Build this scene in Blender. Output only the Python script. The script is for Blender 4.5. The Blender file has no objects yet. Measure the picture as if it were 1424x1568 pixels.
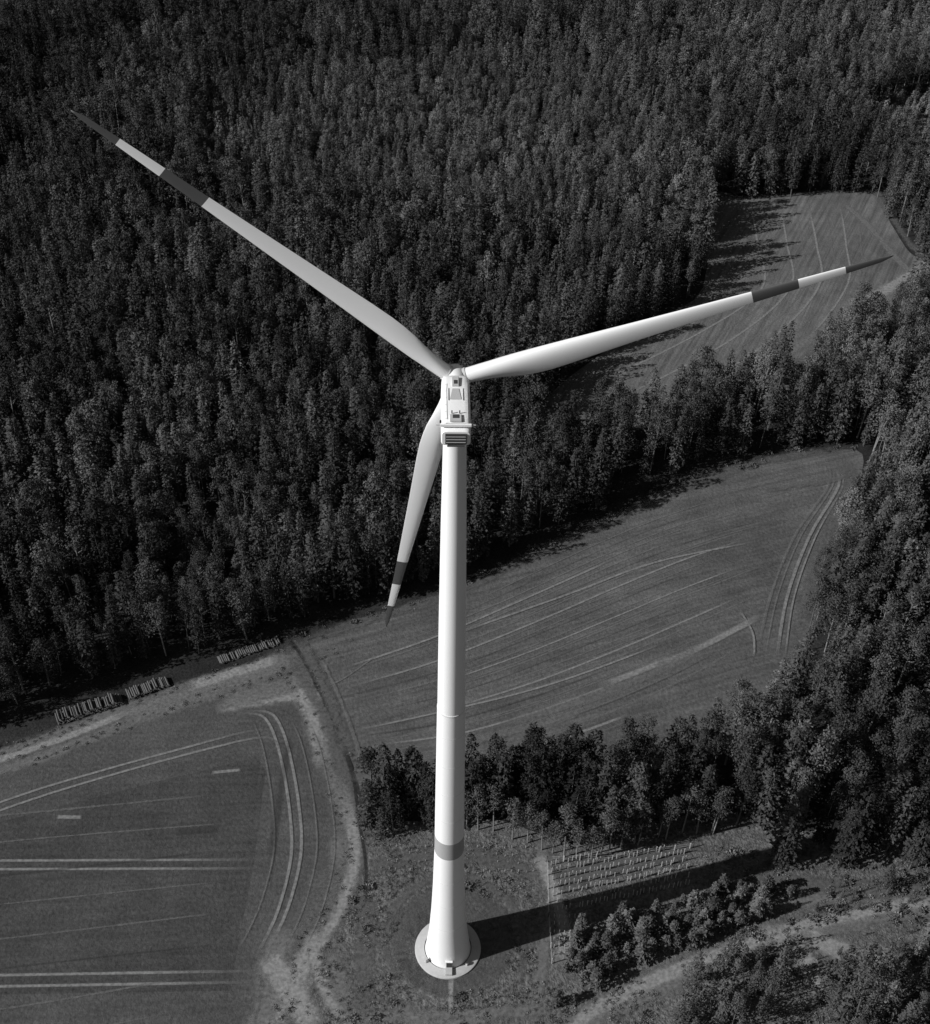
import bpy, bmesh, math, random
import numpy as np
from mathutils import Vector, Matrix, noise as mnoise
random.seed(7); rng=np.random.default_rng(7)
sc=bpy.context.scene
sc.view_settings.view_transform='Standard'; sc.view_settings.look='None'
sc.view_settings.exposure=0

# ------------------------------------------------------------------ helpers
def link(o,parent=None):
    sc.collection.objects.link(o)
    if parent: o.parent=parent
    return o
def mesh_obj(name,verts,faces,mats,mi=None,parent=None,smooth=False,linkit=True):
    me=bpy.data.meshes.new(name); me.from_pydata([tuple(v) for v in verts],[],[tuple(f) for f in faces])
    for m in mats: me.materials.append(m)
    if mi is not None: me.polygons.foreach_set('material_index',mi)
    if smooth: me.polygons.foreach_set('use_smooth',[True]*len(me.polygons))
    me.update()
    o=bpy.data.objects.new(name,me)
    if linkit: link(o,parent)
    return o
class NT:
    def __init__(s,mat): s.t=mat.node_tree; s.n=s.t.nodes; s.l=s.t.links
    def node(s,ty,**k):
        n=s.n.new(ty)
        for a,b in k.items(): setattr(n,a,b)
        return n
    def put(s,sock,v):
        if isinstance(v,(int,float)): sock.default_value=v
        else: s.l.new(v,sock)
    def m(s,op,a,b=0.0,clamp=False):
        n=s.n.new('ShaderNodeMath'); n.operation=op; n.use_clamp=clamp
        s.put(n.inputs[0],a); s.put(n.inputs[1],b); return n.outputs[0]
    def noise(s,vec,scale,detail=4,rough=.6):
        n=s.n.new('ShaderNodeTexNoise'); n.inputs['Scale'].default_value=scale
        n.inputs['Detail'].default_value=detail; n.inputs['Roughness'].default_value=rough
        s.l.new(vec,n.inputs['Vector']); return n.outputs['Fac']
    def gray(s,v):
        n=s.n.new('ShaderNodeCombineColor')
        for i in range(3): s.l.new(v,n.inputs[i])
        return n.outputs[0]
def newmat(name):
    m=bpy.data.materials.new(name); m.use_nodes=True
    t=NT(m); b=t.n['Principled BSDF']; return m,t,b
def plain(name,g,rough=.6,spec=.3,amp=.08,scale=.8):
    m,t,b=newmat(name); co=t.node('ShaderNodeTexCoord').outputs['Object']
    v=t.m('MULTIPLY',t.m('ADD',t.m('MULTIPLY',t.m('SUBTRACT',t.noise(co,scale),.5),2*amp),1.0),g)
    t.l.new(t.gray(v),b.inputs['Base Color']); b.inputs['Roughness'].default_value=rough
    b.inputs['Specular IOR Level'].default_value=spec; return m
def ground_mat(name,base,a1=.35,a2=.35,a3=.6,s1=.02,s2=.18,s3=1.7,streak=None,bump=.4):
    m,t,b=newmat(name); co=t.node('ShaderNodeTexCoord').outputs['Object']
    def f(s,a,d=4,c=co,lo=.5): return t.m('MAXIMUM',t.m('ADD',t.m('MULTIPLY',t.m('SUBTRACT',t.noise(c,s,d,.68),lo),3.4*a),1.0),.15)
    v=t.m('MULTIPLY',f(s1,a1,2),base); v=t.m('MULTIPLY',v,f(s2,a2,3)); v=t.m('MULTIPLY',v,f(s3,a3,3))
    if streak:
        ang,am=streak
        mp=t.node('ShaderNodeMapping'); t.l.new(co,mp.inputs['Vector'])
        mp.inputs['Rotation'].default_value=(0,0,-math.radians(ang))
        mp2=t.node('ShaderNodeMapping'); t.l.new(mp.outputs[0],mp2.inputs['Vector']); mp2.inputs['Scale'].default_value=(.03,1,1)
        v=t.m('MULTIPLY',v,f(.7,am,3,mp2.outputs[0]))
    v=t.m('MAXIMUM',v,.008)
    b2=t.node('ShaderNodeBsdfDiffuse'); t.l.new(t.gray(v),b2.inputs['Color'])
    bp=t.node('ShaderNodeBump'); bp.inputs['Strength'].default_value=bump; bp.inputs['Distance'].default_value=.5
    t.l.new(t.noise(co,1.3,3,.7),bp.inputs['Height']); t.l.new(bp.outputs[0],b2.inputs['Normal'])
    t.l.new(b2.outputs[0],t.n['Material Output'].inputs['Surface']); t.n.remove(b)
    return m
def strip_mat(name,base,strength=.8,rag=1.3,ns=.45,off=.0,amp=.6,k=1.6):
    m,t,b=newmat(name); co=t.node('ShaderNodeTexCoord')
    sp=t.node('ShaderNodeSeparateXYZ'); t.l.new(co.outputs['UV'],sp.inputs[0])
    e=t.m('ABSOLUTE',t.m('SUBTRACT',t.m('MULTIPLY',sp.outputs[1],2.0),1.0))
    o=co.outputs['Object']; inn=t.m('SUBTRACT',1.0,e)
    fade=t.m('MULTIPLY',t.m('MINIMUM',sp.outputs[0],t.m('SUBTRACT',1.0,sp.outputs[0])),9.0,True)  # ends fade out
    a=t.m('MULTIPLY',inn,k)
    a=t.m('ADD',a,t.m('MULTIPLY',t.m('SUBTRACT',t.noise(o,ns,4,.7),.5),3.2*rag))
    a=t.m('ADD',a,t.m('MULTIPLY',t.m('SUBTRACT',t.noise(o,.07,2),.5),2.4*rag))
    a=t.m('SUBTRACT',a,off,True); 
    edge=t.m('MULTIPLY',inn,1.8,True)
    a=t.m('MULTIPLY',t.m('MULTIPLY',t.m('MULTIPLY',a,edge),fade),strength)
    v=t.m('MULTIPLY',t.m('MAXIMUM',t.m('ADD',t.m('MULTIPLY',t.m('SUBTRACT',t.noise(o,1.3,3,.7),.5),3*amp),1.0),.2),base)
    b2=t.node('ShaderNodeBsdfDiffuse'); t.l.new(t.gray(v),b2.inputs['Color'])
    tr=t.node('ShaderNodeBsdfTransparent'); mx=t.node('ShaderNodeMixShader')
    t.l.new(a,mx.inputs[0]); t.l.new(tr.outputs[0],mx.inputs[1]); t.l.new(b2.outputs[0],mx.inputs[2])
    t.l.new(mx.outputs[0],t.n['Material Output'].inputs['Surface']); t.n.remove(b); return m
def crom(pts,n=8,closed=False):
    P=[np.array(p,float) for p in pts]; out=[]
    N=len(P); rngi=range(N if closed else N-1)
    for i in rngi:
        if closed: a,b,c,d=P[(i-1)%N],P[i],P[(i+1)%N],P[(i+2)%N]
        else: a,b,c,d=P[max(i-1,0)],P[i],P[i+1],P[min(i+2,N-1)]
        for k in range(n):
            t=k/n; out.append(.5*((2*b)+(c-a)*t+(2*a-5*b+4*c-d)*t*t+(3*b-a-3*c+d)*t**3))
    if not closed: out.append(P[-1])
    return np.array(out)
def polygon_sheet(name,pts,z,mat,smooth=True):
    c=crom(pts,4,True) if smooth else np.array(pts,float)
    return mesh_obj(name,[(x,y,z) for x,y in c],[list(range(len(c)))],[mat])
def strips(name,lines,z0,mats,parent=None):
    V=[];F=[];UV=[];MI=[]
    for k,(pts,w,mi) in enumerate(lines):
        c=crom(pts,8); t=np.gradient(c,axis=0); t/=np.linalg.norm(t,axis=1)[:,None]+1e-9
        nrm=np.stack([-t[:,1],t[:,0]],1); L=np.concatenate([[0],np.cumsum(np.linalg.norm(np.diff(c,axis=0),axis=1))]); L/=L[-1]
        z=z0+.004*k; b=len(V)
        for i in range(len(c)):
            for s in (-1,1):
                V.append((c[i,0]+s*nrm[i,0]*w/2,c[i,1]+s*nrm[i,1]*w/2,z))
        for i in range(len(c)-1):
            j=b+2*i; F.append((j,j+2,j+3,j+1)); MI.append(mi)
            UV+= [(L[i],0),(L[i+1],0),(L[i+1],1),(L[i],1)]
    o=mesh_obj(name,V,F,mats,MI,parent)
    uv=o.data.uv_layers.new(name='UVMap'); uv.data.foreach_set('uv',np.array(UV,dtype=np.float32).ravel())
    return o
def inpoly(x,y,poly):
    r=np.zeros(len(x),bool); n=len(poly)
    for i in range(n):
        x1,y1=poly[i]; x2,y2=poly[(i+1)%n]
        if y1==y2: continue
        c=((y1>y)!=(y2>y))&(x<(x2-x1)*(y-y1)/(y2-y1)+x1); r^=c
    return r

# ------------------------------------------------------------------ camera
cx,cy,cz,yaw,pit,rol,fpx=0.7552,-135.6051,245.4167,0.0063,0.7355,0.0215,1948.98
fw=np.array([math.sin(yaw)*math.cos(pit),math.cos(yaw)*math.cos(pit),-math.sin(pit)])
rt=np.array([math.cos(yaw),-math.sin(yaw),0]); up=np.cross(rt,fw)
r_=rt*math.cos(rol)+up*math.sin(rol); u_=-rt*math.sin(rol)+up*math.cos(rol)
cam=bpy.data.cameras.new('camera'); co=bpy.data.objects.new('camera',cam); link(co)
co.matrix_world=Matrix(((r_[0],u_[0],-fw[0],cx),(r_[1],u_[1],-fw[1],cy),(r_[2],u_[2],-fw[2],cz),(0,0,0,1)))
cam.sensor_width=36; cam.sensor_fit='HORIZONTAL'; cam.lens=fpx/1424*36; cam.clip_start=1; cam.clip_end=20000
sc.camera=co

# ------------------------------------------------------------------ light
EL=math.radians(31.5); sd=np.array([-0.953,-0.303]); sd/=np.linalg.norm(sd)
w=bpy.data.worlds.new('World'); sc.world=w; w.use_nodes=True; wt=w.node_tree
sky=wt.nodes.new('ShaderNodeTexSky'); sky.sky_type='NISHITA'; sky.sun_disc=False
sky.sun_elevation=EL; sky.sun_rotation=math.atan2(sd[0],sd[1])%(2*math.pi)
bw=wt.nodes.new('ShaderNodeRGBToBW'); wt.links.new(sky.outputs[0],bw.inputs[0])
wt.links.new(bw.outputs[0],wt.nodes['Background'].inputs[0]); wt.nodes['Background'].inputs[1].default_value=0.05
sl=bpy.data.lights.new('sun','SUN'); sl.energy=5.0; sl.angle=math.radians(.5); sl.color=(1,1,1)
so=bpy.data.objects.new('sun',sl); link(so)
sv=Vector((sd[0]*math.cos(EL),sd[1]*math.cos(EL),math.sin(EL)))
so.rotation_euler=sv.to_track_quat('Z','Y').to_euler(); so.location=(-200,-60,300)

# ------------------------------------------------------------------ ground
g_floor=ground_mat('forest_floor',.03,.3,.4,.6)  # also stands in for tree shade along grass field B's upper edge
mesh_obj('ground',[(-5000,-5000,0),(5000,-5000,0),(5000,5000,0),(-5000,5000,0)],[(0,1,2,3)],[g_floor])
fA=[(-42,80),(-51,75),(-64,69),(-80,62),(-92,55),(-106,48),(-200,2),(-260,-40),(-260,-160),(-60,-160),(-40,-60),(-34,-17),(-29,-7),(-23,7),(-20,19),(-20,25),(-22,36),(-28,52),(-35,68)]
m_fA=ground_mat('crop_field_A',.078,.12,.18,.42,s1=.03,s2=.12,s3=1.2,streak=(4,.16))
polygon_sheet('crop_field',fA,.02,m_fA)
m_fA2=ground_mat('crop_field_inner',.062,.16,.2,.42,s1=.03,s2=.14,s3=1.2,streak=(4,.2))
polygon_sheet('crop_field',[(-160,2),(-104,28),(-70,40),(-46,48),(-43.5,44),(-43,20),(-44,-10),(-160,-14)],.03,m_fA2,False)
fB=[(-40,83),(-17,94),(2,103),(21,117),(40,129),(60,143),(80,154),(100,162),(122,167),(120,153),(109,132),(101,115),(95,100),(89,78),(72,56),(32,42),(-6,34),(-20,36),(-23,46),(-28,56),(-35,70)]  # upper edge stops short of the treeline; dark ground between is painted shade
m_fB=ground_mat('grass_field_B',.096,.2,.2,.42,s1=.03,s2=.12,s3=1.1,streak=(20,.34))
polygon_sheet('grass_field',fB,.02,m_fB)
fC=[(99,326),(117,324),(163,331),(166,307),(168,285),(174,276),(172,262),(150,238),(125,222),(100,202),(75,188),(50,174),(28,165),(18,172),(29,192),(40,207),(66,236),(87,258)]
m_fC=ground_mat('grass_field_C',.115,.25,.25,.42,streak=(65,.5))
polygon_sheet('grass_field',fC,.02,m_fC)
meadow=[(-22,36),(-20,25),(-20,19),(-23,7),(-29,-7),(-34,-17),(-42,-60),(-60,-160),(60,-160),(70,-40),(150,-30),(170,30),(140,32),(110,30),(80,30),(70,33),(60,36),(43,30),(28,26),(21,28),(10,32),(-7,31),(-14,31)]
m_me=ground_mat('rough_meadow',.11,.25,.45,.65,s1=.03,s2=.3,s3=1.2,bump=.9)
polygon_sheet('meadow',meadow,.03,m_me,False)
clr=[(170,372),(190,366),(225,372),(262,392),(268,428),(236,436),(200,426),(180,408)]
m_cl=ground_mat('clear_cut',.12,.5,.9,1.0)
polygon_sheet('clearing',[(174,386),(196,384),(226,396),(250,424),(236,432),(200,424),(180,408)],.03,m_cl,False)

# tracks
s_lt=strip_mat('dirt_pale',.27,.78,.8,.5)
s_md=strip_mat('dirt_medium',.165,.72,1.0,.45)
s_dk=strip_mat('ditch_dark',.035,.7,.5,.6,k=2.2)
s_tl=strip_mat('tramline',.19,.95,.45,.9,k=2.8)
s_ft=strip_mat('tramline_faint',.17,.5,1.0,.7,.15)
s_vg=strip_mat('verge_grass',.12,.65,1.2,.35,.05)
s_fl=strip_mat('dark_furrow',.05,.3,.9,.6)
s_pad=strip_mat('trodden_ground',.10,.5,.8,.4,k=1.5)
MS=[s_lt,s_md,s_dk,s_tl,s_ft,s_vg,s_fl,s_pad]
LT,MD,DK,TL,FT,VG,FL,PD=range(8)
fieldedge=[(-220,-8),(-106,46),(-80,60),(-62,69),(-50,74),(-41,80),(-30,86)]
main=[(-46,86),(-41,80),(-35,68),(-30,57),(-25,43),(-21,29),(-20,19),(-23,7),(-27,0),(-28,-9),(-34,-22),(-38,-45),(-46,-80)]
off=lambda L,dx,dy:[(x+dx,y+dy) for x,y in L]
strips('dirt_track',[
 (off(fieldedge,0,1.5),7,MD),(fieldedge,3.4,LT),(off(fieldedge,1,-3),6,MD),
 ([(-82,57),(-70,63),(-60,69),(-50,74),(-36,82)],10,MD),([(-66,69),(-55,74),(-44,79)],5,LT),
 ([(-58,62),(-52,64),(-44,66),(-36,67),(-30,67)],6,LT),([(-40,74),(-37,68),(-34.5,62),(-32,55),(-29,44)],8,LT),([(-58,64),(-50,66.5),(-42,70),(-34,75)],9,MD),
 (off(main[3:],-2.5,0),8,MD),(off(main,0,0),5,VG),(off(main[4:],-1.2,0),5,LT),(off(main[5:10],-4.5,0),7,MD),
 ([(-27,22),(-29,12),(-31,4),(-32,-6),(-36,-26)],12,VG),([(-25,4),(-29,-2),(-31,-8),(-38,-20)],7,LT),
 ([(-29,4),(-27,-3),(-24,-10),(-18,-20),(-10,-34)],5,LT),([(-25,0),(-24,-4),(-20,-12),(-15,-30)],7,MD),
 ([(-34,6),(-36,-4),(-36,-12),(-42,-30)],9,MD),([(-38,-2),(-33,-8),(-26,-18)],8,LT),
 (off(main[:6],2.2,0),1.4,DK),([(-23,44),(-20.5,30),(-18.5,20),(-18,10)],1.0,DK),
],.06,MS)
tl1=[(-53,60.3),(-49,61),(-45,59),(-41,50),(-37,35),(-35,22),(-36,10),(-38,2),(-40,-3)]
lines=[(tl1,1.0,TL),(off(tl1,2.1,.8),1.0,TL),
 ([(-200,-20),(-140,12),(-102,32),(-82,41),(-61,49),(-47,53.5),(-42,52.5),(-39,46)],.85,TL),([(-200,-17),(-140,14.5),(-102,34.5),(-82,43.2),(-61,51.2),(-49,55.5),(-42,56)],.85,TL)]
for (a,b,c,d) in [(-250,15.6,-39,20.4),(-250,13.6,-39,18.2),(-250,-13,-36,-5.6),(-250,-15.4,-35,-8)]:
    lines.append(([(a,b),((a+c)/2,(b+d)/2),(c,d)],.9,TL))
lines+=[([(-39,-6),(-38,-14),(-40,-24)],2,FT),([(-56,43.3),(-49,44.2)],1.2,TL),([(-89,30.5),(-83,30.5)],1.4,TL),([(-62,27),(-52,28)],3,FL)]
for q in range(9): lines.append(([(-140,-38+q*8+rng.normal(0,.5)),(-90,-30+q*7.8+rng.normal(0,.5)),(-46-random.random()*12,-22+q*7.4)],.5+.5*random.random(),FT if q%3 else FL))
for dx in (5.5,9.5,-4): lines.append((off(tl1[2:],dx,1),.6,FT))
lines+=[([(-39,54),(-39.5,40),(-39.5,20)],2.5,FL)]
strips('tractor_tramlines',lines,.15,MS)
Bc=np.array([(-22,44),(5,46),(35,56),(60,70),(77,84)],float); Tc=np.array([(-34,80),(0,99),(40,126),(72,144),(100,153)],float)
Bc=crom(Bc,6); Tc=crom(Tc,6); lines=[]
for k,uu in enumerate(np.linspace(.04,.96,24)):
    L=Bc*(1-uu)+Tc*uu; a=random.randint(0,8); b=random.randint(17,len(L))
    L=L[a:b:4]+rng.normal(0,.25,2)
    if len(L)<2: continue
    lines.append((L,.45+.6*random.random(),[TL,FT,FL,FT][k%4]))
    if k%3==0: lines.append((L+np.array([.5,-1.7]),.5,FT))
lines.append(([(36,71),(50,78),(62,84),(82,97)],2.6,TL)); lines.append(([(-24,56),(20,70),(54,86)],.8,TL)); lines.append(([(10,58),(30,66),(50,76),(66,86)],4.5,FT))
lines.append(([(0,88),(30,103),(55,116),(84,125)],.9,TL)); lines.append(([(-10,52),(10,55),(34,64)],4,FT))
for o in (0,2.5,6,8.5,12,14.5):
    lines.append(([(78+o*.8,83-o*.2),(85+o*.75,104),(96+o*.7,128),(110+o*.5,150),(112+o*.2,161-o*.3)],.7 if o%2 else 1.2,TL if o in(6,8.5) else FT))
lines.append(([(88,84),(96,100),(106,124),(118,150)],9,VG))
lines.append(([(77,82),(78,90),(76,98)],.8,TL)); lines.append(([(-37,80),(-30,66),(-24,50)],1.2,FT))
lines.append(([(-34,80),(-27,64),(-21,47)],1.5,FT)); lines.append(([(-35,68),(-28,72),(-20,80)],.6,FT))
lines.append(([(-24,43),(-10,40),(15,42),(34,48)],4,MD))
lines.append(([(118,164),(116,150),(108,134),(101,117),(94,101),(88,80)],6,VG)); lines.append(([(90,147),(108,151),(118,155)],3,VG))
lines.append(([(-40,86),(-30,65),(-24,48)],5,VG))
lines.append(([(-46,82),(-17,95),(2,104),(21,118),(40,130),(60,144),(80,155),(100,163),(126,169)],5,VG))
strips('mowing_lines',lines,.06,MS)
lines=[]
for o in range(9):
    lines.append(([(108+o*6+rng.normal(0,.5),326),(106+o*5.6,290),(103+o*5,258),(78+o*4,232-o*3),(38+o*3.2,200-o*4)],1.1+.5*random.random(),TL if o%2 else FT))
lines.append(([(150,326),(158,300),(162,280),(168,262)],5,MD)); lines.append(([(95,200),(120,218),(150,240),(176,272)],6,VG)); lines.append(([(26,170),(60,184),(98,206)],6,MD)); lines.append(([(95,205),(112,220),(130,236)],7,MD)); lines.append(([(130,236),(150,256),(168,272),(176,284)],8,LT))
lines.append(([(95,327),(117,326),(140,330),(168,333)],5,VG)); lines.append(([(166,338),(168,307),(171,285),(180,268)],5,VG))
strips('mowing_lines',lines,.06,MS)
road=[(180,24),(104,13),(86,9),(71,5),(51,-2.5),(37,-9),(27,-15),(15,-30)]
padr=[]
for rr in (3.5,7.5,11.0): padr.append(([(1+rr*math.cos(a),2+rr*math.sin(a)) for a in np.linspace(.3*rr,.3*rr+2*math.pi+.9,16)],6,PD))
strips('forest_road',padr+[(off(road,0,-1),9,MD),(road,4.5,LT),([(56,12),(72,12),(84,14),(106,18)],6,MD),([(20,28),(22,12),(20,0),(17,-18)],3.5,MD),
 ([(4,24),(22,17),(36,20),(56,26)],6,VG),([(62,18),(84,16),(108,15)],6,VG),([(74,5),(84,0),(92,-2),(98,-9)],7,LT),([(70,-1),(78,-5),(84,-13)],8,MD),([(66,6),(74,0),(76,-10)],6,LT),([(.8,-6),(.8,-12),(1.4,-21)],1.5,LT),([(-36,-32),(-20,-17),(0,-14.5),(24,-13)],4,MD),
 ([(14.5,-8),(16,4),(12,12),(4,17),(-6,15),(-12,8),(-13,0),(-9,-9)],2.6,VG),([(19,24),(24,9),(24,-4)],5,LT),([(-18,19),(-5,22),(12,22)],6,VG),([(-18,12),(-17,0),(-18,-14)],7,VG),([(-12,-12),(0,-17),(14,-12)],5,MD)],.08,MS)

# ------------------------------------------------------------------ trees
def foliage_mat(name,base,inst=True):
    m,t,b=newmat(name)
    fv=t.node('ShaderNodeAttribute'); fv.attribute_name='leafvar'
    v=t.m('MULTIPLY',fv.outputs['Fac'],base)
    oi=t.node('ShaderNodeObjectInfo').outputs['Random']
    v=t.m('MULTIPLY',v,t.m('ADD',t.m('MULTIPLY',oi,.5),.75))
    if inst:
        at=t.node('ShaderNodeAttribute'); at.attribute_type='INSTANCER'; at.attribute_name='tint'
        v=t.m('MULTIPLY',v,at.outputs['Fac'])
    df=t.node('ShaderNodeBsdfDiffuse'); t.l.new(t.gray(v),df.inputs['Color'])
    t.l.new(df.outputs[0],t.n['Material Output'].inputs['Surface']); t.n.remove(b)
    return m
bark=plain('bark',.10,.9,.1,.4,3); bark_pale=plain('bark_pale',.19,.9,.1,.3,3)
fol=foliage_mat('needles',.078); folp=foliage_mat('pine_needles',.085); foll=foliage_mat('leaves',.11)
class TB:
    def __init__(s): s.V=[];s.F=[];s.M=[]
    def limb(s,a,b,ra,rb,n=5,mi=0):
        a=np.array(a,float);b=np.array(b,float);d=b-a;d/=np.linalg.norm(d)+1e-9
        q=np.cross(d,[0,0,1] if abs(d[2])<.9 else [1,0,0]);q/=np.linalg.norm(q);p=np.cross(d,q);k=len(s.V)
        for c,r in ((a,ra),(b,rb)):
            for i in range(n):
                t=2*math.pi*i/n; s.V.append(c+r*(math.cos(t)*q+math.sin(t)*p))
        for i in range(n):
            j=(i+1)%n; s.F.append((k+i,k+j,k+n+j,k+n+i)); s.M.append(mi)
    def tuft(s,c,d,size,w,n=3,nh=None,nj=.4):
        for _ in range(n):
            dd=d+rng.normal(0,.3,3); dd/=np.linalg.norm(dd)+1e-9
            hv=rng.normal(0,1,3) if nh is None else nh+rng.normal(0,nj,3)
            sd=np.cross(dd,hv); sd/=np.linalg.norm(sd)+1e-9
            c2=c+rng.normal(0,.12,3); L=size*(.7+.6*rng.random()); k=len(s.V)
            s.V+= [c2-sd*w*.5, c2+dd*L*.55+sd*w*.5*-.9, c2+dd*L, c2+dd*L*.5+sd*w*.6]
            s.F.append((k,k+1,k+2,k+3)); s.M.append(1)
    def obj(s,name,mats,col=None):
        o=mesh_obj(name,s.V,s.F,mats,s.M,linkit=False)
        a=o.data.attributes.new('leafvar','FLOAT','FACE'); a.data.foreach_set('value',rng.uniform(.65,1.4,len(s.F)).astype(np.float32))
        if col: col.objects.link(o)
        return o
def spruce(h,R,base=.15,pw=.8,dens=1.0):
    T=TB(); T.limb((0,0,0),(0,0,h*.5),.24,.15); T.limb((0,0,h*.5),(0,0,h),.15,.02)
    z=h*base; az0=0
    ph=rng.random()*6.28; asym=.18
    while z<h*.985:
        t=(z-h*base)/(h*(1-base)); r=R*(1-t)**pw*min(1,.65+t*2.5)*rng.uniform(.82,1.12)
        nb=max(3,int((4.5+2.0*r)*dens))
        for i in range(nb):
            az=az0+2*math.pi*i/nb+rng.normal(0,.25)
            L=r*(.62+.55*rng.random())*(1+asym*math.sin(az+ph))
            if rng.random()<.08: continue
            el=math.radians(-22+55*t+rng.normal(0,6)); o=np.array([math.cos(az),math.sin(az),0])
            d=o*math.cos(el)+np.array([0,0,math.sin(el)]); sdv=np.array([-o[1],o[0],0])
            b0=np.array([0,0,z+rng.normal(0,.12)]); nh=o*.75+np.array([0,0,.7])
            nq=max(1,int(L/.65)); 
            for q in range(nq):
                f=(q+.9)/nq; p=b0+d*L*f; p[2]+=.18*L*f*f
                s=1 if q%2 else -1
                T.tuft(p,o*.8+sdv*s*.7+np.array([0,0,-.35]),.7+.25*(1-f),.42,2,nh)
            T.tuft(b0+d*L*.9+np.array([0,0,.18*L]),o+np.array([0,0,-.2]),.7,.34,1,nh)
        z+=.72*(.8+.4*rng.random())*(h/20)**.5; az0+=1.1
    for k in range(3): T.tuft(np.array([0,0,h-.5-.3*k]),np.array([0,0,1.]),.8,.2,2)
    return T
def pine(h,R,base=.5,nc=26,leaf=.5,per=26,pal=0):
    T=TB(); lean=rng.normal(0,.25,2)
    top=np.array([lean[0],lean[1],h*.93]); T.limb((0,0,0),top*.55,.2,.16,6); T.limb(top*.55,top,.16,.05,5)
    for k in range(nc):
        t=rng.random()**.8; zz=h*(base+(1-base)*t*.93)
        rr=R*math.sqrt(max(0.05,1-((t-.25)/.78)**2))*(.45+.55*rng.random()**.5)*(1-.3*t)
        az=rng.random()*6.28; c=np.array([rr*math.cos(az),rr*math.sin(az),zz])
        T.limb(top*(zz/h*.92),c,.06,.02,3)
        cr=.7+.5*rng.random()*(R/3); oc=np.array([math.cos(az),math.sin(az),.3+t])
        for j in range(per):
            v=rng.normal(0,1,3); v/=np.linalg.norm(v); v[2]=v[2]*.8+.15
            p=c+v*cr*(.5+.65*rng.random()); tg=np.cross(v,rng.normal(0,1,3))+v*.5
            T.tuft(p,tg,leaf,leaf*.6,1,v*.7+oc*.7,.4)
    for j in range(per):
        v=rng.normal(0,1,3); v/=np.linalg.norm(v); T.tuft(np.array([top[0],top[1],h*.94])+v*np.array([.6,.6,1.]),np.cross(v,rng.normal(0,1,3)),leaf,leaf*.7,1,v+np.array([0,0,.3]))
    return T
def bare(h):
    T=TB(); T.limb((0,0,0),(0,0,h),.11,.03,5)
    for k in range(46):
        z=h*(.35+.62*rng.random()); az=rng.random()*6.28; L=(h-z)*.35+.9
        e=np.array([math.cos(az)*L,math.sin(az)*L,z+L*.9]); T.limb((0,0,z),e,.04,.012,3)
        for j in range(3):
            f=.4+.5*rng.random(); s=np.array([0,0,z])+(e-np.array([0,0,z]))*f
            T.limb(s,s+rng.normal(0,.6,3)+np.array([0,0,.6]),.025,.01,3)
        T.tuft(e,rng.normal(0,1,3),.4,.25,4)
    return T
trees=bpy.data.collections.new('forest_tree_kinds')
specs=[('a_spruce',spruce(20,2.8,.15,.72),[bark,fol]),('b_spruce',spruce(19,2.5,.12,.66),[bark,fol]),('c_spruce',spruce(21.5,3.0,.2,.8),[bark,fol]),
 ('d_spruce',spruce(18,2.3,.1,.6),[bark,fol]),('e_spruce',spruce(20,2.9,.25,.55,.85),[bark,fol]),
 ('f_pine',pine(20,2.5,.5),[bark_pale,folp]),('g_pine',pine(19,2.2,.42,30),[bark_pale,folp]),('h_pine',pine(21,2.6,.45,32),[bark,folp]),
 ('i_broadleaf',pine(17,3.2,.3,48,.45,34),[bark,foll]),('j_broadleaf',pine(18,2.9,.35,42,.4,34),[bark_pale,foll]),('k_birch',bare(17),[bark_pale,foll])]
protos={}
for n,T,m in specs: protos[n]=T.obj(n,m,trees)
small=bpy.data.collections.new('shrub_kinds')
spruce(6,1.6,.02,.75,1.4).obj('a_young_fir',[bark,fol],small); spruce(5,1.35,.02,.7,1.4).obj('b_young_fir',[bark,fol],small)
def bush(R):
    T=TB()
    for k in range(60):
        v=rng.normal(0,1,3); v/=np.linalg.norm(v); v[2]=abs(v[2]); T.tuft(v*R*np.array([1,1,.7])*rng.random()**.4,v,R*.6,R*.35,1)
    return T
bush(.4).obj('c_tuft',[bark,foll],small); bush(.9).obj('d_bush',[bark,fol],small)

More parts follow.
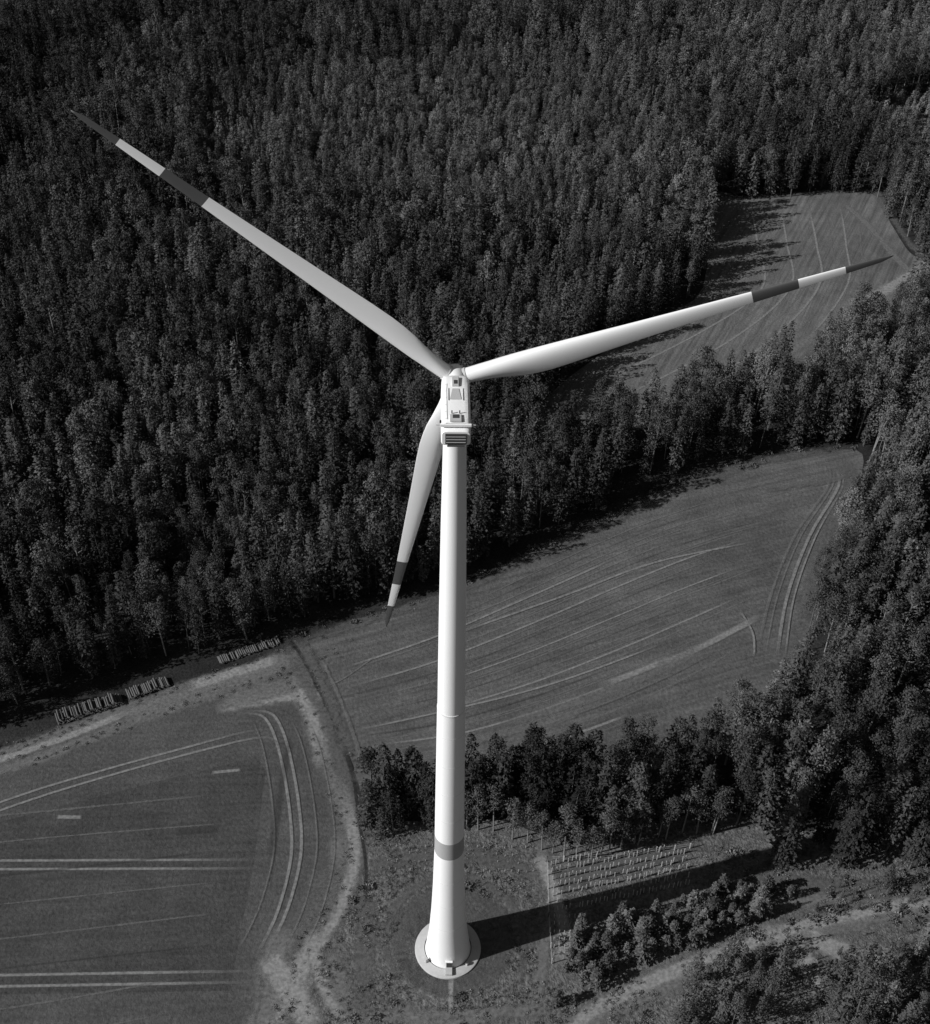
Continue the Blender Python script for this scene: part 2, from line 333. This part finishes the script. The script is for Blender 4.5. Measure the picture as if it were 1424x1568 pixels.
def scatter(name,pts,col,idx,scl,tint,z=0.0):
    n=len(pts); me=bpy.data.meshes.new(name); me.vertices.add(n)
    c=np.zeros((n,3),np.float32); c[:,:2]=pts; c[:,2]=z; me.vertices.foreach_set('co',c.ravel())
    for nm,ty,arr in (('idx','INT',np.array(idx,np.int32)),('scl','FLOAT_VECTOR',None),('rz','FLOAT_VECTOR',None),('tint','FLOAT',np.array(tint,np.float32))):
        a=me.attributes.new(nm,ty,'POINT')
        if nm=='scl':
            wd=rng.uniform(.85,1.2,n)
            s=np.stack([scl*wd,scl*wd*rng.uniform(.9,1.1,n),scl],1).astype(np.float32); a.data.foreach_set('vector',s.ravel())
        elif nm=='rz':
            s=np.stack([rng.normal(0,.035,n),rng.normal(0,.035,n),rng.random(n)*6.28],1).astype(np.float32); a.data.foreach_set('vector',s.ravel())
        else: a.data.foreach_set('value',arr)
    o=bpy.data.objects.new(name,me); link(o)
    g=bpy.data.node_groups.new(name+'_gn','GeometryNodeTree')
    g.interface.new_socket('Geometry',in_out='INPUT',socket_type='NodeSocketGeometry'); g.interface.new_socket('Geometry',in_out='OUTPUT',socket_type='NodeSocketGeometry')
    N=g.nodes; i=N.new('NodeGroupInput'); ou=N.new('NodeGroupOutput'); ip=N.new('GeometryNodeInstanceOnPoints'); ci=N.new('GeometryNodeCollectionInfo')
    ci.inputs['Collection'].default_value=col; ci.inputs['Separate Children'].default_value=True; ci.inputs['Reset Children'].default_value=True
    def at(nm,ty):
        a=N.new('GeometryNodeInputNamedAttribute'); a.data_type=ty; a.inputs['Name'].default_value=nm; return a.outputs['Attribute']
    L=g.links; L.new(i.outputs[0],ip.inputs['Points']); L.new(ci.outputs[0],ip.inputs['Instance']); ip.inputs['Pick Instance'].default_value=True
    L.new(at('idx','INT'),ip.inputs['Instance Index']); L.new(at('rz','FLOAT_VECTOR'),ip.inputs['Rotation']); L.new(at('scl','FLOAT_VECTOR'),ip.inputs['Scale'])
    L.new(ip.outputs[0],ou.inputs[0]); md=o.modifiers.new('scatter','NODES'); md.node_group=g
    return o
def grid(x0,x1,y0,y1,s,j=.42):
    xs=np.arange(x0,x1,s); ys=np.arange(y0,y1,s*.88); X,Y=np.meshgrid(xs,ys); X=X+(np.arange(len(ys))%2)[:,None]*s*.5
    X=X+rng.uniform(-j,j,X.shape)*s; Y=Y+rng.uniform(-j,j,Y.shape)*s
    return X.ravel(),Y.ravel()
def nz(x,y,s,o=0): return np.array([mnoise.noise((a*s+o,b*s,o)) for a,b in zip(x,y)])
openA=[(-40,90),(-57,83),(-80,74),(-106,60),(-200,14),(-260,-28),(-400,-100),(-400,-200),(400,-200),(400,30),(140,24),(106,20.5),(92,19),(80,19),(70,20),(64,25),(59,31),(43,27.5),(28,23.5),(21,26),(10,30),(-7,28),(-19,26.5),(-19,40),(-20,60),(-25,80)]
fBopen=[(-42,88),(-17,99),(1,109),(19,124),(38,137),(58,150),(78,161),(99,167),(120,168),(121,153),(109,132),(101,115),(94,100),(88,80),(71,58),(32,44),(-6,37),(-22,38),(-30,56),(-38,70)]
opens=[openA,fBopen,fC,clr]
def inyoung(x,y): return ((x+10)/95)**2+((y-370)/80)**2<1+.3*np.sin(x*.05)
def regtint(x,y):
    t=.62+.0*x
    t+=.68*np.exp(-(((x+5)/90)**2+((y-355)/75)**2))
    t+=.42*np.exp(-(((x-150)/110)**2+((y-470)/100)**2))
    t+=.32*np.exp(-(((x-140)/70)**2+((y-190)/110)**2))
    t-=.26*np.exp(-(((x+190)/120)**2+((y-450)/120)**2))
    t+=.12*np.exp(-(((x+60)/70)**2+((y-190)/60)**2))
    t-=.12*np.exp(-(((x-40)/60)**2+((y-30)/25)**2))
    t+=.42*nz(x,y,.018,3)+.32*nz(x,y,.06,9)
    return np.clip(t,.33,1.8)
x,y=grid(-400,400,-60,740,5.1); k=~inyoung(x,y)
for o in opens: k&=~inpoly(x,y,o)
k&=(rng.random(len(x))>.09)&(nz(x,y,.05,20)>-.48); x1,y1=x[k],y[k]
x,y=grid(-150,130,260,480,4.2); k=inyoung(x,y)
for o in opens: k&=~inpoly(x,y,o)
x2,y2=x[k],y[k]
x,y=grid(-24,36,23,50,3.3,.3); k=inpoly(x,y,[(-21,25),(-19,34),(-6,38),(32,46),(32,27),(10,32),(-5,29)]); x3,y3=x[k],y[k]
X=np.concatenate([x1,x2,x3]);Y=np.concatenate([y1,y2,y3]); yg=np.concatenate([np.zeros(len(x1)),np.ones(len(x2)),np.full(len(x3),2)])
n=len(X); s=1.0+.22*nz(X,Y,.02,5)+rng.normal(0,.15,n); s=np.clip(s,.5,1.35)*np.where(yg==1,.76,np.where(yg==2,.86,1.0))
mixn=nz(X,Y,.012,40)+.6*nz(X,Y,.05,44); rr=rng.random(n); idx=rng.integers(0,5,n)
pp=np.clip(.34+.7*mixn,.08,.8); idx=np.where(rr<pp,rng.integers(5,8,n),idx)
rb=np.exp(-(((X-120)/45)**2+((Y-150)/110)**2))
ls=nz(X,Y,.035,60)+.45*rb; idx=np.where(rng.random(n)<np.clip(.04+.9*(ls-.2),.03,.65),rng.integers(8,10,n),idx)
nearB=inpoly(X,Y,[(-45,82),(-17,94),(2,104),(21,119),(40,131),(60,144),(80,155),(122,166),(122,176),(98,174),(76,168),(56,156),(36,143),(16,131),(-2,115),(-22,105),(-47,94)])
idx=np.where(nearB,rng.choice([0,1,3,7],n),idx); idx=np.where(yg==2,rng.choice([0,1,2,3,3,7],n),idx)
idx=np.where((X>60)&(Y<36),rng.choice([0,1,2,3,4,7],n),idx)
idx=np.where((rng.random(n)<.008+.02*rb)&(Y>90),10,idx)
idx=np.where((X>195)&(X<260)&(Y>425)&(Y<470)&(rng.random(n)<.4),10,idx)
tint=regtint(X,Y)*rng.uniform(.7,1.35,n)
tint=np.where(idx==10,tint*1.5,tint); tint=np.where(yg==2,tint*.8,tint)
scatter('forest',np.stack([X,Y],1),trees,idx,s,tint)
def group(poly,sp,prob=1.0):
    xs=[p[0] for p in poly]; ys=[p[1] for p in poly]; x,y=grid(min(xs),max(xs),min(ys),max(ys),sp); k=inpoly(x,y,poly)&(rng.random(len(x))<prob); return x[k],y[k]
gx=[];gy=[];gs=[];gi=[]
for poly,sp,s0,pr in (([(48,-7),(56,-3),(65,.5),(69,-3),(66,-12),(60,-20),(44,-20)],3.8,.62,.9),
  ([(80,-6),(92,-2),(106,5),(150,14),(160,-60),(70,-60),(72,-17)],4.2,.72,.95),
  ([(94,13),(108,14),(106,20),(94,19)],4,.5,.8),([(70,3),(94,6),(104,2),(86,-4),(74,-8)],3.0,.16,.7),([(62,15),(100,18),(100,11),(70,9)],2.8,.15,.7)):
    a,b=group(poly,sp,pr); gx+=list(a);gy+=list(b);gs+=list(s0*rng.uniform(.65,1.3,len(a))); gi+=list(rng.choice([0,1,2,3,4,7],len(a)))
scatter('young_wood',np.stack([gx,gy],1),trees,gi,np.array(gs),rng.uniform(.8,1.3,len(gx)))
px=[];py=[]
plant=[(25,1),(28,5),(34,8),(50,13),(64,15.5),(74,14),(71,9),(51,1.5),(36,-5),(26,-12),(22,-12)]
for i in range(40):
    for j in range(24):
        a=20+i*2.5+rng.normal(0,.5); b=-24+j*2.9+(i*2.5)*.38+rng.normal(0,.5)
        if rng.random()<.85: px.append(a);py.append(b)
px=np.array(px);py=np.array(py);k=inpoly(px,py,plant);px=px[k];py=py[k]
scatter('fir_plantation',np.stack([px,py],1),small,rng.integers(0,2,len(px)),rng.uniform(.45,1.15,len(px)),rng.uniform(.9,1.5,len(px)))
x,y=grid(-34,130,-40,33,1.0,.5); k=inpoly(x,y,meadow)&(np.hypot(x-1,y-2)>12)&(nz(x,y,.12,70)>-.05)&(rng.random(len(x))<.65)
k&=~((x>19)&(x<56)&(y>4)&(y<26)); x=x[k];y=y[k]
scatter('meadow_shrubs',np.stack([x,y],1),small,np.where(rng.random(len(x))<np.where(x>60,.8,.96),2,3),rng.uniform(.4,1.1,len(x)),rng.uniform(.8,2.0,len(x)))
# regrowth shrubs on the clear-cut and along the field margins
x,y=grid(-120,-18,-20,90,1.6,.5); dd=np.full(len(x),1e9); fe=np.concatenate([crom(fieldedge,10),crom(main,10)])
for q in fe: dd=np.minimum(dd,np.hypot(x-q[0],y-q[1]))
k=(dd<5)&(dd>1.5)&(rng.random(len(x))<.45); x=x[k];y=y[k]
top=crom([(-46,84),(-17,96),(2,105.5),(21,119.5),(40,132),(60,146),(80,157),(100,164),(124,169)],14)
ex=top[:,0]+rng.normal(0,1.0,len(top)); ey=top[:,1]+rng.normal(0,1.0,len(top))
x=np.concatenate([x,ex]);y=np.concatenate([y,ey]); ti=np.concatenate([np.full(len(x)-len(ex),2),rng.integers(2,4,len(ex))])
scatter('field_margin_tussocks',np.stack([x,y],1),small,ti,rng.uniform(.4,1.2,len(x)),rng.uniform(.8,1.8,len(x)))
a,b=group(clr,2.6,.6)
scatter('clearing_regrowth',np.stack([a,b],1),small,rng.integers(0,4,len(a)),rng.uniform(.4,1.3,len(a)),rng.uniform(.9,2.2,len(a)))

# edge pines: individual trees
fol_s=foliage_mat('pine_needles_edge',.065,False)
emesh=[]
for nme in ('f_pine','g_pine','h_pine'):
    me=protos[nme].data.copy(); me.materials[1]=fol_s; me.materials[0]=bark_pale; emesh.append(me)
fr=crom([(2,29),(10,28.5),(21,24.5),(28,22),(36,24.5),(43,26),(52,28.5),(60,29.5)],6)
for i,q in enumerate(fr[::2]):
    o=bpy.data.objects.new('pine_tree',emesh[i%3]); link(o)
    o.location=(q[0]+random.uniform(-1,1),q[1]+random.uniform(-.8,1),0); o.rotation_euler=(random.uniform(-.04,.04),random.uniform(-.04,.04),random.random()*6.28); sss=random.uniform(.68,.9); o.scale=(sss*1.1,sss*1.1,sss)

# planting stakes
m_st=plain('stake_wood',.45,.8,.1,.2)
V=[];F=[]
def stake(x,y,h=1.3,r=.06):
    k=len(V); dx,dy=random.uniform(-.08,.08),random.uniform(-.08,.08)
    for z,ox,oy in ((0,0,0),(h,dx,dy)):
        for a,b in ((-r,-r),(r,-r),(r,r),(-r,r)): V.append((x+a+ox,y+b+oy,z))
    for i in range(4): F.append((k+i,k+(i+1)%4,k+4+(i+1)%4,k+4+i))
    F.append((k+4,k+5,k+6,k+7))
for j in range(7):
    for i in range(34):
        x=22.5+i*.9; y=8.8+j*1.9+(x-22)*.24
        if x<53 and random.random()<.88 and y<21.5+(x-22)*.12: stake(x+random.uniform(-.2,.2),y+random.uniform(-.2,.2),random.uniform(1.4,2.2),.07)
for j in range(6):
    for i in range(5): stake(22+i*1.1+j*.1,-1+j*1.7+random.uniform(-.2,.2),random.uniform(.9,1.4))
for j in range(4):
    for i in range(22):
        if random.random()<.6: stake(-15+i*1.6+random.uniform(-.3,.3),18.5+j*2+random.uniform(-.3,.3),random.uniform(.5,.9),.05)
mesh_obj('planting_stakes',V,F,[m_st])
# wildlife fence around the planting: posts with thin rails of wire
V=[];F=[]
def bar(p,q,r):
    p=np.array(p,float);q=np.array(q,float);d=q-p;d/=np.linalg.norm(d);n1=np.array([-d[1],d[0],0.]);n1/=np.linalg.norm(n1)+1e-9
    n2=np.cross(d,n1);k=len(V)
    for c in (p,q):
        for a,b in((1,1),(-1,1),(-1,-1),(1,-1)): V.append(c+n1*a*r+n2*b*r)
    for i in range(4): F.append((k+i,k+(i+1)%4,k+4+(i+1)%4,k+4+i))
fl=[(21.5,-3),(21.3,7.5),(21.5,21),(36,22.2),(53.5,25)]
for a,b in zip(fl[:-1],fl[1:]):
    Ls=math.hypot(b[0]-a[0],b[1]-a[1]); m=int(Ls/3)
    for i in range(m+1):
        t=i/m; stake_x=a[0]+(b[0]-a[0])*t; stake_y=a[1]+(b[1]-a[1])*t
        k=len(V); r=.09
        for z in (0,2.1):
            for u,v in ((-r,-r),(r,-r),(r,r),(-r,r)): V.append(np.array([stake_x+u,stake_y+v,z]))
        for q in range(4): F.append((k+q,k+(q+1)%4,k+4+(q+1)%4,k+4+q))
        F.append((k+4,k+5,k+6,k+7))
    for z in (.4,1.1,1.9): bar((a[0],a[1],z),(b[0],b[1],z),.012)
mesh_obj('wire_fence',V,F,[m_st])

# log piles
m_end=plain('log_end',.6,.8,.1,.2,4); m_bk=plain('log_bark',.11,.9,.1,.4,3)
def log_pile(a,b,layers,L=3.0):
    a=np.array(a,float);b=np.array(b,float);d=(b-a);W=np.linalg.norm(d);d/=W;ax=np.array([-d[1],d[0]])
    V=[];F=[];M=[];r0=.22
    for ly in range(layers):
        n=int((W-ly*.5)/.5)
        for i in range(n):
            if random.random()<.06+.12*ly: continue
            r=r0*random.uniform(.7,1.15); c=a+d*((i+.5+.5*(ly%2))*.5+random.uniform(-.04,.04)); z=r0+ly*.42
            o=random.uniform(-.35,.35); k=len(V)
            for s in (o,L+o):
                for q in range(8):
                    t=q*math.pi/4; V.append((c[0]+ax[0]*s+d[0]*r*math.cos(t),c[1]+ax[1]*s+d[1]*r*math.cos(t),z+r*math.sin(t)))
            for q in range(8):
                F.append((k+q,k+(q+1)%8,k+8+(q+1)%8,k+8+q));M.append(0)
            F.append(tuple(k+7-q for q in range(8)));M.append(1);F.append(tuple(k+8+q for q in range(8)));M.append(1)
    mesh_obj('log_pile',V,F,[m_bk,m_end],M)
log_pile((-95,56.5),(-80.5,63.5),5); log_pile((-79.5,64.5),(-70,69.5),3); log_pile((-59,76.5),(-44,84),2,2.4)

# ------------------------------------------------------------------ wind turbine
white=plain('tower_paint',.84,.45,.4,.03,.15); wht2=plain('blade_paint',.78,.35,.4,.02,.3); dkband=plain('blade_band',.085,.4,.4,.1)
ringm=plain('tower_ring',.36,.5,.3,.05); conc=plain('foundation_concrete',.45,.85,.2,.2,1.2); dark=plain('dark_grille',.05,.6,.3,.1); greym=plain('grey_panel',.45,.6,.3,.1,3); seam=plain('seam',.68,.5,.3)
HH=142.62; az0=-.8581; ph=-.02
turb=bpy.data.objects.new('wind_turbine',None); link(turb)
prof=[(0.25,4.75),(1,4.62),(3,4.4),(5,4.18),(7.5,3.95),(10,3.76),(15,3.48),(20,3.27),(25,3.1),(30,2.98),(37.2,2.8),(37.2,2.8),(42.2,2.74),(42.2,2.74),(60,2.56),(78.8,2.36),(78.8,2.385),(79.1,2.385),(79.1,2.3),(100,2.12),(120,1.87),(139.5,1.55),(141.3,1.55)]
def lathe(name,prof,mats,mif,n=72,parent=None,cap=False,sh=30):
    V=[];F=[];M=[]
    for z,r in prof:
        for i in range(n): t=2*math.pi*i/n; V.append((r*math.cos(t),r*math.sin(t),z))
    for j in range(len(prof)-1):
        for i in range(n): F.append((j*n+i,j*n+(i+1)%n,(j+1)*n+(i+1)%n,(j+1)*n+i)); M.append(mif(j))
    if cap: F.append(tuple((len(prof)-1)*n+i for i in range(n))); M.append(0)
    o=mesh_obj(name,V,F,mats,M,parent,True)
    me=o.data; 
    if hasattr(me,'set_sharp_from_angle'): me.set_sharp_from_angle(angle=math.radians(sh))
    return o
lathe('tower',prof,[white,ringm,seam],lambda j:1 if j in(11,) else (2 if j in (16,17) else 0),96,turb)
for zz in (13,21,29,49,57,65,73):
    pz=[p[0] for p in prof];pr=[p[1] for p in prof]; r=float(np.interp(zz,pz,pr))
    o=lathe('segment_joint',[(zz-.04,r-.01),(zz-.04,r+.012),(zz+.04,r+.012),(zz+.04,r-.01)],[seam],lambda j:0,96,turb)
lathe('foundation',[(0,6.9),(.35,6.8),(.42,6.6),(.5,4.9)],[conc],lambda j:0,72,turb)
def box(name,c,s,mat,parent=turb,bev=.05,rot=0):
    bm=bmesh.new(); bmesh.ops.create_cube(bm,size=1); bmesh.ops.scale(bm,vec=s,verts=bm.verts)
    if bev: bmesh.ops.bevel(bm,geom=bm.edges[:],offset=bev,segments=2,affect='EDGES')
    me=bpy.data.meshes.new(name); bm.to_mesh(me); bm.free(); me.materials.append(mat)
    o=bpy.data.objects.new(name,me); link(o,parent); o.location=c; o.rotation_euler=(0,0,rot); return o
box('door',(.3,-4.62,2.0),(1.1,.3,2.2),dark,bev=.03); box('door_frame',(.3,-4.7,3.2),(1.5,.5,.14),white)
box('door_stairs',(.3,-5.5,.75),(1.4,1.6,.5),conc); box('transformer_cabinet',(-4.4,-3.2,1.0),(.7,.6,1.1),greym,rot=.8); box('cabinet',(4.0,-3.8,.85),(.5,.5,.7),greym,rot=-.7)
nac=bpy.data.objects.new('nacelle',None); link(nac,turb); nac.rotation_euler=(0,0,-ph); nac.location=(0,0,0)
ys=[-9.6,-9.3,-6,-1,1.8,2.6,2.9]; tops=[145.0,145.15,145.25,145.3,145.2,144.9,144.4]; bots=[142.9,142.6,141.6,140.9,140.9,141.2,141.7]; hw=[1.75,1.9,1.93,1.93,1.88,1.75,1.4]
V=[];F=[];ns=20
for a,tp,bt,h in zip(ys,tops,bots,hw):
    cz_=(tp+bt)/2; hh=(tp-bt)/2
    for i in range(ns):
        t=2*math.pi*(i+.5)/ns; c,s=math.cos(t),math.sin(t); e=.32
        V.append((h*math.copysign(abs(c)**e,c),a,cz_+hh*math.copysign(abs(s)**e,s)))
for j in range(len(ys)-1):
    for i in range(ns): F.append((j*ns+i,j*ns+(i+1)%ns,(j+1)*ns+(i+1)%ns,(j+1)*ns+i))
F.append(tuple(range(ns-1,-1,-1))); F.append(tuple((len(ys)-1)*ns+i for i in range(ns)))
F=[tuple(reversed(f)) for f in F]
o=mesh_obj('nacelle_body',V,F,[white],None,nac,True); o.data.set_sharp_from_angle(angle=math.radians(40))
box('roof_hatch_front',(0,.6,145.38),(.9,2.0,.3),greym,nac); box('hatch_glass',(0,.3,145.55),(.45,.8,.08),dark,nac,0.02)
V=[(-.75,-3.2,145.33),(.75,-3.2,145.33),(.42,-.9,145.36),(-.42,-.9,145.36)]
mesh_obj('roof_grating',V,[(0,1,2,3)],[greym],None,nac)
for sx in (-1,1):
    box('grating_edge',(sx*.95,-2.1,145.34),(.06,2.6,.08),greym,nac,.01)
    box('roof_rail',(sx*1.5,-3.6,145.5),(.04,7.6,.04),white,nac,0)
    for q in range(6): box('rail_post',(sx*1.5,-7.2+q*1.45,145.36),(.04,.04,.28),white,nac,0)
box('roof_hatch_rear',(0,-7.2,145.36),(1.5,1.5,.22),greym,nac); box('hatch_opening',(0,-7.0,145.5),(.8,.7,.06),dark,nac,0.01)
box('light_mount',(-.5,-6.1,145.5),(.15,.15,.45),dark,nac,.02); box('light_mount',(.5,-6.1,145.5),(.15,.15,.45),dark,nac,.02)
box('cooler_frame',(0,-9.0,145.6),(4.0,.3,.4),white,nac); box('cooler_top',(0,-8.6,145.45),(2.6,.3,.25),greym,nac)
for sx in(-1,1):
    box('aviation_light',(sx*1.95,-8.7,145.95),(.25,.25,.4),dark,nac,.05); box('sensor_arm',(sx*2.2,-8.95,145.6),(.6,.1,.1),greym,nac,.01)
box('rear_grille',(0,-9.72,143.95),(2.7,.25,1.6),dark,nac,.04)
for q in range(3): box('louvre',(0,-9.87,143.5+q*.45),(2.5,.08,.05),greym,nac,.01)
box('under_platform',(0,-9.9,143.0),(2.2,.4,.1),dark,nac,.02)
t5=math.radians(5); h=np.array([math.sin(ph),math.cos(ph),0]); n_=h*math.cos(t5)+np.array([0,0,1])*math.sin(t5)
rt2=np.array([math.cos(ph),-math.sin(ph),0]); up2=np.cross(rt2,n_); hub=np.array([0,0,HH])+n_*4.5
Rm=Matrix(((rt2[0],up2[0],-n_[0],hub[0]),(rt2[1],up2[1],-n_[1],hub[1]),(rt2[2],up2[2],-n_[2],hub[2]),(0,0,0,1)))
rotor=bpy.data.objects.new('rotor',None); link(rotor,turb); rotor.matrix_world=Rm
o=lathe('spinner',[(1.7,1.45),(1.5,1.6),(.5,1.75),(-.6,1.7),(-1.4,1.4),(-2.0,.95),(-2.35,.45),(-2.45,.02)],[wht2],lambda j:0,40,rotor)
def blade(az):
    st=[1.0,1.6,2.4,3.5,5,7,9,11,13,16,20,25,30,35,40.5,40.5001,43.5,46.5,46.5001,49.5,52.5,52.5001,55,57,58,58.5]
    cone=math.radians(2); D=Vector((math.sin(az)*math.cos(cone),math.cos(az)*math.cos(cone),-math.sin(cone)))
    C=Vector((math.cos(az),-math.sin(az),0)); N=D.cross(C).normalized()
    V=[];F=[];M=[];ns=28
    for r in st:
        c=np.interp(r,[1,2.4,5,9,12,16,25,40,52,57,58.5],[2.1,2.1,2.5,3.5,3.8,3.6,2.85,1.8,1.15,.75,.12])
        th=np.interp(r,[1,2.4,5,9,14,25,40,58.5],[1,1,.8,.5,.35,.26,.2,.16])
        tw=-math.radians(np.interp(r,[1,12,25,40,58.5],[13,10,5,2.5,0])+2)
        lead=np.interp(r,[1,2.4,9,12,58.5],[.5,.5,.34,.31,.33])
        circ=np.interp(r,[2.4,9],[1,0])
        cd=C*math.cos(tw)+N*math.sin(tw); nd=-C*math.sin(tw)+N*math.cos(tw)
        for i in range(ns):
            t=2*math.pi*i/ns; xx=.5-.5*math.cos(t)
            air=(2.6*(.2969*math.sqrt(max(xx,0))-.126*xx-.3516*xx**2+.2843*xx**3-.1036*xx**4))/.26*.5
            yy=math.copysign((1-circ)*air+circ*.5*abs(math.sin(t)),math.sin(t)) 
            p=D*r+cd*((xx-lead)*c)+nd*(yy*c*th); V.append(p)
    for j in range(len(st)-1):
        mm=1 if (40.5<st[j+1]<=46.5 and st[j]>=40.5) or st[j]>=52.5 else 0
        if abs(st[j+1]-st[j])<.01: mm=0
        for i in range(ns): F.append((j*ns+i,j*ns+(i+1)%ns,(j+1)*ns+(i+1)%ns,(j+1)*ns+i)); M.append(mm)
    F.append(tuple((len(st)-1)*ns+i for i in range(ns))); M.append(1)
    mesh_obj('blade',V,F,[wht2,dkband],M,rotor,True)
    V=[];F=[]
    for r in (.6,1.7):
        for i in range(24): t=i/24*2*math.pi; V.append(D*r+C*1.15*math.cos(t)+N*1.15*math.sin(t))
    for i in range(24): F.append((i,(i+1)%24,24+(i+1)%24,24+i))
    F.append(tuple(24+i for i in range(24)))
    o=mesh_obj('blade_root',V,F,[greym],None,rotor,True); o.data.set_sharp_from_angle(angle=.6)
for k in range(3): blade(az0+k*2*math.pi/3)
for o in bpy.data.objects:
    if o.type=='MESH' and o.name.startswith(('nacelle_body','blade','spinner')):
        bm=bmesh.new(); bm.from_mesh(o.data); bmesh.ops.recalc_face_normals(bm,faces=bm.faces); bm.to_mesh(o.data); bm.free()
